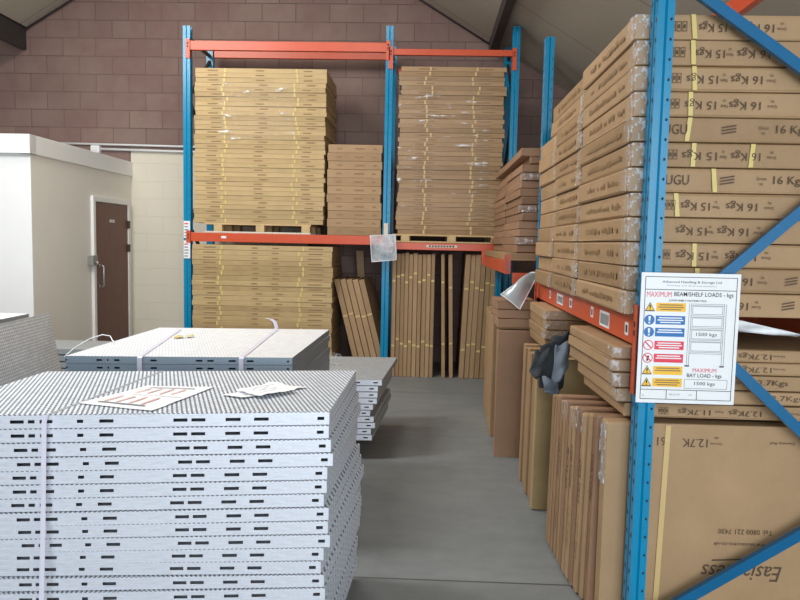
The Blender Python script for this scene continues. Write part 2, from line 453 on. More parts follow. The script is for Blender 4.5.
# back rack: three frames, two bays
BY = 8.2
back = tag(empty('pallet_rack', (0, 0, 0)), 'blue and orange pallet rack standing along the back block wall', 'rack')
for xp, zt in ((-2.868, 4.04), (-.516, 4.06), (.925, 4.07)):
    me = post_mesh(zt, dim=(.084, .085))
    link('upright', me, back, (xp, BY, 0)); link('upright', me, back, (xp+.084, BY+.95, 0), (0, 0, PI))
    b = MB(); zs = [.70 if -1 < xp < 0 else .25, 1.2, 1.75, 2.5, 3.25, 3.85]; y0, y1 = BY+.08, BY+.87; xc = xp+.042
    for k in range(len(zs)-1):
        yy = (y0, y1) if k % 2 == 0 else (y1, y0)
        b.bar((xc, yy[0], zs[k]), (xc, yy[1], zs[k+1]), .035, .03, DARKST, (1, 0, 0))
    b.bar((xc, y0, 3.92), (xc, y1, 3.92), .035, .03, DARKST, (1, 0, 0)); b.build('brace', back)
beam(back, (-2.784, BY-.0, 3.872), (-.516, BY, 3.872), .104, .05, 'x', .21)
beam(back, (-2.784, BY+.90, 4.02), (-.516, BY+.90, 4.02), .11, .045, 'x', .11)
beam(back, (-2.784, BY, 1.668), (-.516, BY, 1.668), .104, .05, 'x', .13)
beam(back, (-2.784, BY+.90, 1.668), (-.516, BY+.90, 1.668), .104, .045, 'x', .11)
beam(back, (-.432, BY, 3.806), (.925, BY, 3.806), .068, .05, 'x', .24)
beam(back, (-.432, BY+.90, 3.806), (.925, BY+.90, 3.806), .068, .045, 'x', .11)
beam(back, (-.432, BY, 1.600), (.925, BY, 1.600), .082, .05, 'x', .13)
beam(back, (-.432, BY+.90, 1.600), (.925, BY+.90, 1.600), .082, .045, 'x', .11)
b = MB(); b.box(-2.42, -2.36, BY-.0015, BY-.0005, 1.605, 1.632, WHITE); b.build('beam_sticker', back)
b = MB(); b.box(.0, .36, BY-.0015, BY-.0005, 1.55, 1.578, PAPW)
for k in range(9): b.box(.03+k*.034, .05+k*.034, BY-.0022, BY-.0014, 1.555, 1.574, INK_K)
b.build('beam_sticker', back)
# load notices on the left upright
for z0, z1, tx in ((1.60, 1.80, 'upper'), (1.36, 1.57, 'lower')):
    n = tag(empty('load_notice', (-2.826, BY-.004, z0)), 'small white notice on the left blue upright of back rack, %s of two' % tx, 'notice')
    b = MB(); b.box(-.038, .038, -.004, 0, 0, z1-z0, WHITE); b.build('plate', n)
    b = MB()
    for k in range(5): b.face([(-.03, -.0046, .02+k*.035), (.012+.004*(k % 3), -.0046, .02+k*.035), (.012+.004*(k % 3), -.0046, .034+k*.035), (-.03, -.0046, .034+k*.035)], (RED if k == 4 else SGREY))
    b.build('printed_lines', n)

# right-hand rack
RX = .866
rr = tag(empty('pallet_rack', (0, 0, 0)), 'blue and orange pallet rack along the right side of the aisle, nearest the camera', 'rack')
link('upright', post_mesh(3.3), rr, (RX, 2.80, 0)); link('upright', post_mesh(3.3), rr, (RX+.98, 2.89, 0), (0, 0, PI))
link('upright', post_mesh(3.17), rr, (RX, 5.46, 0)); link('upright', post_mesh(3.17), rr, (RX+.98, 5.55, 0), (0, 0, PI))
def brace(a, bb): 
    b = MB(); b.bar(a, bb, .042, .026, BLUE_D, (0, 1, 0)); b.build('brace', rr)
Yd = 2.832
xl, xr = RX+.05, RX+.90
brace((xl, Yd, 2.66), (xr, Yd, 2.075)); brace((xr, Yd, 2.03), (xl, Yd, 1.25)); brace((xl, Yd, 1.43), (xr, Yd, .655)); brace((xr, Yd, .59), (xl, Yd, .03))
brace((xr, Yd, 3.2), (xl, Yd, 2.71))
for k, (z0, z1) in enumerate(((.3, 1.0), (1.0, 1.7), (1.7, 2.3))):
    xs = (RX+.03, RX+.95) if k % 2 == 0 else (RX+.95, RX+.03)
    brace((xs[0], 5.505, z0), (xs[1], 5.505, z1))
beam(rr, (RX, 2.89, 1.318), (RX, 5.46, 1.318), .12, .05, 'y', .42)
beam(rr, (RX+.93, 2.89, 1.318), (RX+.93, 5.46, 1.318), .12, .05, 'y', .2)
beam(rr, (RX+.93, 2.89, 3.10), (RX+.93, 5.46, 3.10), .115, .05, 'y', .2)
def sticker(y0, y1, z0, z1, bars):
    b = MB(); x = RX-.0012
    b.box(x, x+.001, y0, y1, z0, z1, WHITE)
    for k in range(bars):
        t0 = y0+.012+(y1-y0-.024)*k/max(bars, 1); b.box(x-.0006, x, t0, t0+(y1-y0)/bars*.45, z0+.012, z1-.012, INK_K)
    b.build('beam_sticker', rr)
sticker(2.99, 3.04, 1.225, 1.28, 3); sticker(3.30, 3.48, 1.215, 1.29, 8); sticker(3.62, 3.67, 1.235, 1.29, 2); sticker(4.15, 4.22, 1.235, 1.29, 2); sticker(4.42, 4.62, 1.225, 1.29, 7); sticker(4.85, 4.90, 1.235, 1.29, 2)
# further bay: set forward of the near one
beam(rr, (.645, 5.72, 1.470), (.645, 8.02, 1.470), .108, .045, 'y', .12)
beam(rr, (1.55, 5.72, 1.470), (1.55, 8.02, 1.470), .108, .045, 'y', .12)
b = MB(); b.box(.70, 1.56, 5.66, 5.71, 1.285, 1.375, ORANGE, .004); b.box(.88, .93, 5.545, 5.66, 1.30, 1.36, ORANGE, .003); b.build('cross_beam', rr)
for x in (.80, 1.50): link('upright', post_mesh(1.6), rr, (x, 8.03, 0))
for x in (1.50,): link('upright', post_mesh(1.28), rr, (x, 5.63, 0))

# wooden pallets
def pallet(x0, x1, y0, y1, z0, z1, label, m1, m2, xs):
    p = tag(empty('wooden_pallet', ((x0+x1)/2, (y0+y1)/2, z0)), label, 'pallet')
    w, d, h = (x1-x0)/2, (y1-y0)/2, z1-z0
    b = MB(); b.box(-w, w, -d, d, h-.02, h, m1, .002); b.build('top_deck', p)
    for yy in (-d, -.05, d-.1):
        b = MB(); b.box(-w, w, yy, yy+.1, 0, .018, m2, .002); b.build('bottom_board', p)
    for yy in (-d, -.05, d-.1):
        for x in xs:
            b = MB(); b.box(x-.05-(x0+x1)/2, x+.05-(x0+x1)/2, yy, yy+.1, .018, h-.02, m1, .003); b.build('block', p)
pallet(-2.62, -1.36, BY+.0, BY+.92, 1.670, 1.785, 'pale wooden pallet under the tall thin-carton stack, left bay of back rack', PINE, PAPW, (-2.46, -1.96, -1.42))
pallet(-.40, .86, BY, BY+.92, 1.603, 1.700, 'wooden pallet under the stack in the right bay of the back rack', PINE, PINE, (-.25, .29, .80))

# ------------------------------------------------------------------ thin cartons on the back rack
def flat_proto(w, d, h, m, tapes, prints, tm=TAPE):
    o = link('carton', carton_mesh(w, d, h-.0012, m, .005, .0016))
    for t in tapes:
        link('tape', quad_mesh('tape', [(t-.010, t+.010, .004, h-.004)], tm, 0), o, (0, -d/2-.0035, 0))
    if prints:
        link('lettering', quad_mesh('print', [(x0, x1, h*.40, h*.60) for x0, x1 in prints], INK_F, 0), o, (0, -d/2-.0032, 0))
    return o
def stack(proto, n, x, y, z, h, label, group, jx=.01, drift=0, cat='carton', tapej=.03, fill=None, hj=0):
    """n cartons upward from z; label gets the place counted from the top"""
    zz = z
    for k in range(n):
        o = proto if k == 0 else copy_tree(proto)
        o.location = (x+drift*k/n+random.uniform(-jx, jx), y+random.uniform(0, jx), zz)
        o.rotation_euler = (0, 0, random.uniform(-.006, .006))
        tag(o, label % from_top(n-1-k), cat, group)
        tj = random.uniform(-tapej, tapej)
        for c in o.children:
            if c.name.startswith('tape'): c.location.x = tj+random.uniform(-.012, .012)
            elif random.random() < .25: c.location.x = .05
        zz += h
P1 = flat_proto(1.535, .88, .0541, CARD_P, (-.42, .42), ((-.62, -.50), (.50, .60), (-.06, .04)))
stack(P1, 33, -1.985, BY+.45, 1.786, .0541, 'thin tan carton, tall stack in upper left bay, %s', 'flat cartons of the tall left bay stack', .011, .025)
P2 = flat_proto(.630, .88, .0955, CARD, (), ((-.26, -.20), (-.05, .06), (.16, .2)))
stack(P2, 11, -.856, BY+.45, 1.670, .0955, 'deep carton, short stack left of middle blue upright, %s', 'cartons of the short stack beside the middle upright', .008)
P3 = flat_proto(1.205, .88, .0532, CARD, (-.28, .26), ((-.4, -.2), (.3, .45)), TAPE_P)
stack(P3, 36, .245, BY+.46, 1.701, .0532, 'thin carton, ragged stack in back rack right bay, %s', 'flat cartons of the right bay stack', .016, .012)
P4 = flat_proto(1.67, .88, .0602, CARD_P, (-.50, .46), ((-.70, -.55), (.55, .72), (-.12, -.05), (.12, .2)))
stack(P4, 24, -1.936, BY+.45, .085, .0602, 'wide tan carton, floor stack below left bay orange beam, %s', 'wide flat cartons of the left bay floor stack', .010)
pallet(-2.752, -1.12, BY+.02, BY+.88, 0.0, .084, 'low wooden pallet under the wide floor stack behind the grating piles', PINE, PINE, (-2.7, -1.95, -1.2))

def crinkle_patch(name, x0, x1, z0, z1, y, m, nx=10, nz=10, amp=.006):
    b = MB(); i = b.mi(m); g = [[b.bm.verts.new((x0+(x1-x0)*a/nx, y-random.uniform(0, amp), z0+(z1-z0)*c/nz)) for a in range(nx+1)] for c in range(nz+1)]
    for c in range(nz):
        for a in range(nx):
            fc = b.bm.faces.new((g[c][a], g[c][a+1], g[c+1][a+1], g[c+1][a])); fc.material_index = i; fc.smooth = True
    return b.build(name)
tag(crinkle_patch('stretch_film', -2.45, -1.55, 2.75, 3.40, BY-.012, FILM, 14, 30), 'clear stretch film with painted white glints on the tall left bay carton stack', 'plastic film')
tag(crinkle_patch('stretch_film', -.36, .70, 1.9, 3.5, BY-.012, FILM, 14, 60), 'clear stretch film around the right bay carton stack on the back rack', 'plastic film')

# cartons stood on edge
def edge_carton(x0, w, y0, d, h, label, group, m=CARD_D, lean=0, yaw=0, tapes=(), z=0, tm=TAPE_P, drop=0):
    o = link('carton', carton_mesh(w-.004, d, h, m, .005, .0016), None, (x0+w/2, y0+d/2, z), (0, lean, yaw))
    for t in tapes:
        link('tape', quad_mesh('tape', [(-w/2+.006, w/2-.006, t-.011, t+.011)], tm, 0), o, (0, -d/2-.0032, random.uniform(-.02, .02)))
    return tag(o, label, 'carton', group)
# leaning group between the floor stack and the middle upright
for k in range(5):
    hgt = 1.16
    edge_carton(-.786+.0745*k, .069, BY+.12, .62, hgt, 'tan carton leaning left beside the wide floor stack, %s of five from left' % nth(k), 'leaning cartons left of the middle upright', CARD, -.255, R(-4.5), (.72,), .024)
edge_carton(-.80, .10, BY+.78, .08, 1.49, 'taller tan carton standing behind the five leaning cartons', None, CARD, -.07, 0, ())
# on edge beneath the right bay
x = -.398
for k in range(10):
    w = .0515+random.uniform(-.004, .004)
    edge_carton(x, w, BY+.06+random.uniform(0, .02), .78, 1.475+random.uniform(-.012, .01), 'upright brown carton, %s one right of the middle blue upright' % nth(k), 'upright cartons packed right of the middle upright', CARD, 0, 0, (1.18+.04*((k*7) % 3-1), .40+.04*((k*5) % 3-1)), tm=TAPE); x += w+.0005
edge_carton(.215, .045, BY+.07, .78, 1.47, 'lone brown carton upright in the dark gap under the right bay, left of two', 'two lone upright cartons in the gap', CARD, -.028, 0, (1.16, .40), .002, TAPE)
edge_carton(.305, .048, BY+.07, .78, 1.47, 'lone brown carton upright in the dark gap under the right bay, right of two', 'two lone upright cartons in the gap', CARD, -.030, 0, (1.08, .40), .002, TAPE)
x = .418
for k in range(7):
    w = .060
    edge_carton(x, w, BY+.06+random.uniform(0, .02), .78, 1.475, 'upright brown carton, %s one right of the dark gap under right bay' % nth(k), 'upright cartons right of the gap', CARD, .034, 0, (1.10+.05*((k*5) % 3-1), .38+.04*((k*7) % 3-1)), .003, TAPE); x += w+.001

# ------------------------------------------------------------------ right-hand rack load
ROWT=[[('i', 0.981, 0.066, 1), ('15 Kgs', 1.112, 0.115, 1), ('Nett', 1.193, 0.037, 1), ('16 Kgs', 1.289, 0.131, 1), ('Gross', 1.381, 0.049, 1)],
[('i', 0.979, 0.066, 1), ('15 Kgs', 1.107, 0.123, 1), ('Nett', 1.184, 0.037, 1), ('16 Kgs', 1.277, 0.135, 1), ('Gross', 1.38, 0.049, 1)],
[('i', 0.973, 0.057, 1), ('15 Kgs', 1.082, 0.131, 1), ('Nett', 1.167, 0.037, 1), ('16 Kgs', 1.256, 0.131, 1), ('Gross', 1.353, 0.049, 1)],
[('i', 0.971, 0.057, 1), ('15 Kgs', 1.08, 0.131, 1), ('Nett', 1.173, 0.037, 1), ('16 Kgs', 1.255, 0.131, 1), ('Gross', 1.363, 0.049, 1)],
[('UGU', 0.987, 0.098, 0), ('-', 1.198, 0.057, 0), ('Gross', 1.334, 0.053, 0), ('16 Kgs', 1.446, 0.131, 0)],
[('i', 0.973, 0.057, 1), ('15 Kgs', 1.087, 0.148, 1), ('Nett', 1.181, 0.037, 1), ('16 Kgs', 1.27, 0.123, 1), ('Gross', 1.372, 0.049, 1)],
[('UGU', 1.005, 0.098, 0), ('-', 1.202, 0.057, 0), ('Gross', 1.338, 0.053, 0), ('16 Kgs', 1.447, 0.131, 0)],
[('i', 0.979, 0.049, 1), ('15 Kgs', 1.082, 0.123, 1), ('Nett', 1.164, 0.037, 1), ('16 Kgs', 1.266, 0.131, 1), ('Gross', 1.376, 0.049, 1)],
[('15 Kgs', 1.071, 0.131, 1), ('Nett', 1.146, 0.037, 1), ('16 Kgs', 1.237, 0.131, 1), ('Gross', 1.339, 0.049, 1)],
[('i', 0.973, 0.041, 1), ('15 Kgs', 1.08, 0.139, 1), ('Nett', 1.171, 0.037, 1), ('16 Kgs', 1.274, 0.131, 1), ('Gross', 1.376, 0.049, 1)],
[('15 Kgs', 1.066, 0.131, 1), ('16 Kgs', 1.265, 0.131, 1), ('Gross', 1.367, 0.049, 1), ('-', 1.482, 0.049, 1)],
[('15 Kgs', 1.055, 0.131, 1), ('16 Kgs', 1.254, 0.131, 1), ('Gross', 1.349, 0.049, 1), ('-', 1.476, 0.049, 1)]]
TAPEX = {0: [1.039], 1: [1.041], 2: [1.051], 3: [1.041], 4: [1.038], 5: [1.063, 1.294], 6: [1.151], 7: [1.007], 9: [1.088], 10: [1.106]}

def icons(parent, x, w, z, h, y):
    b = MB(); n = 3; g = w/n
    for k in range(n):
        x0 = x-w/2+k*g+g*.06; x1 = x0+g*.82; t = g*.1
        for (a, c, e, q) in ((x0, x1, z-h/2, z-h/2+t), (x0, x1, z+h/2-t, z+h/2), (x0, x0+t, z-h/2, z+h/2), (x1-t, x1, z-h/2, z+h/2), (x0+g*.25, x1-g*.25, z-h*.18, z+h*.2)):
            b.face([(a, y, e), (c, y, e), (c, y, q), (a, y, q)], INK)
    b.build('handling_symbols', parent)
def swoosh(parent, x, w, z, h, y):
    b = MB()
    for dz in (-.012, 0., .012):
        b.face([(x-w/2, y, z+dz-.006), (x+w/2, y, z+dz+.003), (x+w/2, y, z+dz+.009), (x-w/2, y, z+dz-.001)], INK)
    b.build('printed_logo', parent)
def wrap_corner(o, w, d, h, n=7):
    """crinkled stretch wrap round the aisle-side near corner"""
    b = MB(); i = b.mi(WRAP); L1, L2 = .085, .13; pts = []
    for k in range(n+1): pts.append((-w/2-.003, -d/2+L1*(1-k/n), (-1, 0)))
    for k in range(1, n+1): pts.append((-w/2+L2*k/n, -d/2-.003, (0, -1)))
    m = 6; g = []
    for c in range(m+1):
        row = []
        for (px, py, nn) in pts:
            a = random.uniform(0, .005); row.append(b.bm.verts.new((px+nn[0]*a, py+nn[1]*a, .004+(h-.008)*c/m)))
        g.append(row)
    for c in range(m):
        for a in range(len(pts)-1):
            fc = b.bm.faces.new((g[c][a], g[c][a+1], g[c+1][a+1], g[c+1][a])); fc.material_index = i
    b.build('shrink_wrap', o)
WX = 1.10
rowh = .1003
cols = [(2.897, 3.842, 12, 'column beside front upright'), (3.864, 4.60, 12, 'middle column'), (4.626, 5.29, 10, 'far column')]
for ci, (y0, y1, n, nm) in enumerate(cols):
    for k in range(n):
        r = n-1-k
        yy1 = y1
        if ci == 1 and r >= 0 and r < 2: yy1 = 4.88
        d = yy1-y0; z = 1.324+k*rowh
        dx = random.uniform(-.014, .014)
        if ci == 0: dx = (-.008, .004, .0, .004, -.004, .004, -.006, .008, 0, .004, .006, .002)[r]
        x0 = (.818, .826, .832)[ci]+dx
        o = link('carton', carton_mesh(WX, d-.004, rowh-.0026, CARD, .010, .003), None, (x0+WX/2, (y0+yy1)/2, z), (0, 0, random.uniform(-.004, .004) if ci else 0))
        tag(o, 'long carton on right rack shelf, %s, %s' % (nm, from_top(r)), 'carton', 'long cartons on the right rack shelf')
        if ci == 0:
            for (s, X, w, fl) in ROWT[r]:
                lx = X-(x0+WX/2); yl = -d/2-.0026+.002-.0045
                if s == 'i': icons(o, lx, w, rowh*.5, .038, yl)
                elif s == '-': swoosh(o, lx, w, rowh*.5, .04, yl)
                else:
                    w = w*(.74 if s in ('Gross', 'Nett') else .94); h = {'UGU': .040, 'Gross': .013, 'Nett': .013}.get(s, .042)
                    zc = rowh*.5+(-.008 if s in ('Gross', 'Nett') and fl else (.01 if s == 'Gross' else 0))
                    put_text(o, s, w, h, (lx, yl, zc), INK, fl)
                    if s in ('Gross', 'Nett'): put_text(o, 'Wt', w*.4, .011, (lx, yl, zc+.022*(1 if fl else -1)), INK, fl)
            for X in TAPEX.get(r, []):
                b = MB(); s = random.uniform(-.006, .006); lx = X-(x0+WX/2)
                b.face([(lx-.009-s, 0, .003), (lx+.009-s, 0, .003), (lx+.009+s, 0, rowh-.004), (lx-.009+s, 0, rowh-.004)], TAPE)
                b.build('tape', o, (0, -d/2-.0050, 0))
        # wording along the aisle face
        if ci < 2 and d > .5:
            b = MB()
            yq = -d*.34
            while yq < d*.30:
                wq = random.uniform(.012, .04)
                if random.random() < .8:
                    a, c = random.uniform(.34, .42), random.uniform(.52, .66)
                    b.face([(0, yq, rowh*a), (0, yq+wq, rowh*a), (0, yq+wq, rowh*c), (0, yq, rowh*c)], INK_F)
                yq += wq+.010
            b.build('lettering', o, (-WX/2-.0042, 0, 0))
        wrap_corner(o, WX, d-.004, rowh-.002)

# load below the shelf: flat cartons at the near end
LOWT=[[('12.7Kgs', 1.37, 0.134, 1), ('Gross', 1.467, 0.05, 1)],
[('12.7Kgs', 1.373, 0.134, 1), ('Gross', 1.471, 0.05, 1)],
[('12.7Kgs', 1.442, 0.139, 0), ('Gross', 1.328, 0.059, 0)],
[('12.7Kgs', 1.502, 0.143, 0)],
[('i', 1.008, 0.042, 1), ('11.7Kgs', 1.135, 0.134, 1), ('Nett', 1.238, 0.034, 1), ('12.7Kgs', 1.344, 0.134, 1), ('Gross', 1.544, 0.05, 1)]]
zt = [1.190, 1.136, 1.081, 1.016, .955, .893]
TILT = -.018
for r in range(5):
    y0, y1 = 2.925, (3.835, 3.835, 3.835, 3.70, 3.68)[r]
    h = zt[r]-zt[r+1]; d = y1-y0; x0 = (.795, .788, .798, .815, .845)[r]; w = 1.10
    o = link('carton', carton_mesh(w, d, h-.003, CARD, .009, .003), None, (x0+w/2, (y0+y1)/2, zt[r+1]-.009), (TILT, 0, 0))
    tag(o, 'flat carton lying below the load sign shelf, %s of five' % from_top(r), 'carton', 'flat cartons lying beneath the near shelf')
    for (s, X, wd, fl) in LOWT[r]:
        lx = X-(x0+w/2); yl = -d/2-.0048
        if s == 'i': icons(o, lx, wd, h*.5, .03, yl)
        else: put_text(o, s, wd, {'Gross': .009, 'Nett': .009}.get(s, .029), (lx, yl, h*.5), INK, fl)
    if r < 4: wrap_corner(o, w, d, h-.003)
# upright cartons at the near end; the nearest shows its printed face
o = link('carton', carton_mesh(1.10, .085, .868, CARD, .010, .002), None, (.775+.55, 2.96, 0))
tag(o, 'large upright brown carton behind the front upright, with printed text upside down', 'carton', 'upright cartons beneath the near shelf')
def big(s, X, z, w, h, fl=1, shear=0, tilt=0): put_text(o, s, w, h, (X-1.325, -.0425-.004, z), INK, fl, FRONT, 'lettering', shear, tilt)
big('611', .992, .793, .06, .036); big('12.7K', 1.142, .790, .105, .036); big('Gross', 1.229, .788, .05, .010); big('Density Ref', 1.50, .80, .10, .014); big('Wt', 1.229, .815, .02, .010)
big('Tel: 0800 221 7430', 1.372, .414, .225, .022); big('www.easiaccess.co.uk', 1.36, .358, .235, .016); big('Easiaccess', 1.365, .235, .335, .066, 1, .3)
b = MB(); b.face([(1.24-1.325, -.0468, .283), (1.40-1.325, -.0468, .294), (1.40-1.325, -.0468, .301), (1.24-1.325, -.0468, .290)], INK); b.build('printed_line', o)
b = MB(); b.face([(1.000-1.325, -.0470, .004), (1.022-1.325, -.0470, .004), (1.040-1.325, -.0470, .862), (1.018-1.325, -.0470, .862)], TAPE_P); b.build('tape', o)
b = MB(); b.box(-.556, -.551, -.0425, .0425, .6, .86, WRAP); b.build('shrink_wrap', o)
edges = []
y = 3.012; xs = [.745, .735, .722, .712, .706, .702, .70, .698, .694, .690, .688, .686]
for k in range(12):
    th = .0545
    hh = .862-.004*k-.01*(k % 3)
    if k < 8: hh -= .0
    o = edge_c = link('carton', carton_mesh(1.0, th, hh, CARD if k % 3 else CARD_D, .007, .002), None, (xs[k]+.50, y+th/2, 0.002), (0, R(.8), 0))
    tag(o, 'brown carton on edge beside the aisle under the right shelf, %s behind the printed one' % nth(k), 'carton', 'upright cartons beneath the near shelf')
    if k in (0, 2, 4, 5, 8):
        put_text(o, ('HIRTON', 'OM 1011', 'HIRTON', 'ROLO', 'HIRTON')[(0, 2, 4, 5, 8).index(k)], .20, .034, (-.5035, 0, .58-.03*(k % 3)), INK, 0, SIDEW @ Matrix.Rotation(-PI/2, 4, 'Z'))
        put_text(o, '12.7 Kgs', .20, .026, (-.5035, 0, .25), INK_F, 0, SIDEW @ Matrix.Rotation(-PI/2, 4, 'Z'))
    if k in (2, 3, 4, 6, 7):
        b = MB(); n = 6; i = b.mi(WRAP)
        g = [[b.bm.verts.new((-.503-random.uniform(0, .006), -.03+.06*a/4, hh-.10+.102*c/n)) for a in range(5)] for c in range(n+1)]
        for c in range(n):
            for a in range(4):
                fc = b.bm.faces.new((g[c][a], g[c][a+1], g[c+1][a+1], g[c+1][a])); fc.material_index = i
        b.build('shrink_wrap', o)
    y += th+.006
# middle group
y = 4.15
for k in range(10):
    th = .058; hh = .925-.008*(k % 3)
    o = link('carton', carton_mesh(1.0, th, hh, CARD_P if k == 0 else CARD, .006, .002), None, (.672+.004*(k % 4)+.5, y+th/2, .002), (0, R(.4), 0))
    tag(o, 'brown carton on edge below the hanging jacket, %s counting into the aisle' % nth(k), 'carton', 'upright cartons past the jacket')
    y += th+.006
for r in range(4):
    h = .062; zb = 1.186-(r+1)*.0632
    x0 = .775+(.0, .006, -.004, .002)[r]; d = .68
    o = link('carton', carton_mesh(1.0, d, h, CARD, .008, .003), None, (x0+.5, 4.50+d/2, zb), (0, 0, random.uniform(-.006, .006)))
    tag(o, 'flat carton lying above the jacket under right beam, %s' % from_top(r), 'carton', 'flat cartons above the jacket')
    if r < 3: wrap_corner(o, 1.0, d, h)
# far group
ths = .056
o = link('carton', carton_mesh(.74, ths, .966, CARD_D, .006, .002), None, (.548+.37, 5.20+ths/2, 0))
tag(o, 'broad brown carton standing on the aisle floor beyond the jacket, face towards the camera', 'carton', 'upright cartons at the far end of the right rack')
put_text(o, 'EE', .055, .035, (-.16, -ths/2-.004, .70), INK, 1); put_text(o, 'DS', .055, .035, (-.08, -ths/2-.004, .70), INK, 1); put_text(o, '12.7 Kgs', .10, .025, (-.11, -ths/2-.004, .045), INK, 1)
y = 5.262
for k in range(3):
    o = link('carton', carton_mesh(.74, .058, .96-.012*k, CARD, .006, .002), None, (.552+.006*k+.37, y+.029, .002), (0, 0, 0))
    tag(o, 'brown carton on edge right behind the broad standing carton, %s behind it' % nth(k), 'carton', 'upright cartons at the far end of the right rack'); y += .062
y = 5.76
for k in range(14):
    th = .07
    o = link('carton', carton_mesh(.5, th, .98+.01*(k % 3), CARD, .006, .002), None, (.565+.003*k+.25, y+th/2, .002))
    tag(o, 'brown carton on edge at far aisle end, %s towards back rack' % nth(k), 'carton', 'upright cartons at the far end of the right rack'); y += th+.012
for r in range(3):
    h = .066; zb = 1.187-(r+1)*.0675; d = .40
    o = link('carton', carton_mesh(.30, d, h, CARD_D, .007, .003), None, ((.533, .541, .543)[r]+.150, 5.205+d/2, zb+.0))
    tag(o, 'short flat carton on top of the broad standing carton, %s' % from_top(r), 'carton', 'short flat cartons on the broad carton')
# far stack on the further bay
for ci, (y0, y1, nm) in enumerate(((5.80, 6.86, 'near column'), (6.88, 7.94, 'far column'))):
    n = 14; h = .0655
    for k in range(n):
        r = n-1-k; dx = random.uniform(-.016, .016)+(.05 if r == 1 else 0)-(.02 if k < 4 else 0)
        if k == 0: dx = -.10
        o = link('carton', carton_mesh(.80, y1-y0, h-.0026, CARD_D if k else CARD, .007, .003), None, (.76+dx+.4, (y0+y1)/2+random.uniform(-.012, .0), 1.472+k*h), (0, 0, random.uniform(-.008, .008)))
        tag(o, 'brown carton, far right stack near back rack, %s, %s' % (nm, from_top(r)), 'carton', 'cartons of the far right stack')
        if ci == 0 and k % 4 == 2: wrap_corner(o, .80, y1-y0, h-.002)
# white sheet added to stand for daylight through the gap below the shelf
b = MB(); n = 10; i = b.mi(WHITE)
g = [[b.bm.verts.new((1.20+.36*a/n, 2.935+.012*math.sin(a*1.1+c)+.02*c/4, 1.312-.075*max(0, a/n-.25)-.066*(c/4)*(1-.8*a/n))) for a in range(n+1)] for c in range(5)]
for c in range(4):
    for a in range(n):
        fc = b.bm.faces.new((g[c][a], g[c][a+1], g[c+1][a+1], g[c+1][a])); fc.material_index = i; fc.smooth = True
o = b.build('daylight_sheet'); tag(o, 'white daylight sheet added for the brightness in the gap right of the load sign', 'daylight sheet'); md = o.modifiers.new('s', 'SOLIDIFY'); md.thickness = .002

# ------------------------------------------------------------------ load sign
sg = tag(empty('load_sign', (.845, 2.772, .987)), 'white maximum beam load notice with coloured pictograms, fixed to the near blue upright', 'sign')
SW, SH = .383, .517
b = MB(); b.box(0, SW, 0, .004, 0, SH, WHITE, .001); b.build('board', sg)
def sx(px): return (px-85+ (0))/377*SW          # from the sign's own proportions
def sz(py): return SH-(py-45)/491*SH
def srect(name, x0, x1, y0, y1, m, off=.0008):
    b = MB(); X0, X1, Z0, Z1 = x0, x1, y0, y1
    b.face([(X0, -off, Z0), (X1, -off, Z0), (X1, -off, Z1), (X0, -off, Z1)], m); return b.build(name, sg)
def slines(name, segs, m, w=.0024):
    b = MB()
    for x0, z0, x1, z1 in segs:
        if abs(x1-x0) > abs(z1-z0): b.face([(x0, -.0008, z0-w/2), (x1, -.0008, z0-w/2), (x1, -.0008, z0+w/2), (x0, -.0008, z0+w/2)], m)
        else: b.face([(x0-w/2, -.0008, z0), (x0+w/2, -.0008, z0), (x0+w/2, -.0008, z1), (x0-w/2, -.0008, z1)], m)
    return b.build(name, sg)
L, Rr, T, B = .016, SW-.014, SH-.016, .016
slines('border', [(L, B, Rr, B), (L, T, Rr, T), (L, B, L, T), (Rr, B, Rr, T), (L, T-.05, Rr, T-.05), (L, B+.038, Rr, B+.038), (.118, B, .118, B+.038), (.236, B, .236, B+.038)], INK_K)
put_text(sg, 'Advanced Handling & Storage Ltd', .228, .0125, (.195, -.001, T-.020), INK_K)
put_text(sg, 'Racking and Shelving Systems', .19, .006, (.195, -.001, T-.034), SGREY)
put_text(sg, 'MAXIMUM', .096, .021, (.071, -.001, T-.069), RED)
put_text(sg, 'BEAM/SHELF LOADS - kgs', .228, .022, (.243, -.001, T-.069), INK_K, bold=.007)
put_text(sg, '(UNIFORMLY DISTRIBUTED)', .145, .010, (.182, -.001, T-.093), INK_K, bold=.007)
rowz = [SH-.135+.0, SH-.186, SH-.234, SH-.286, SH-.337, SH-.386, SH-.434]
kinds = 'YBBRRYY'
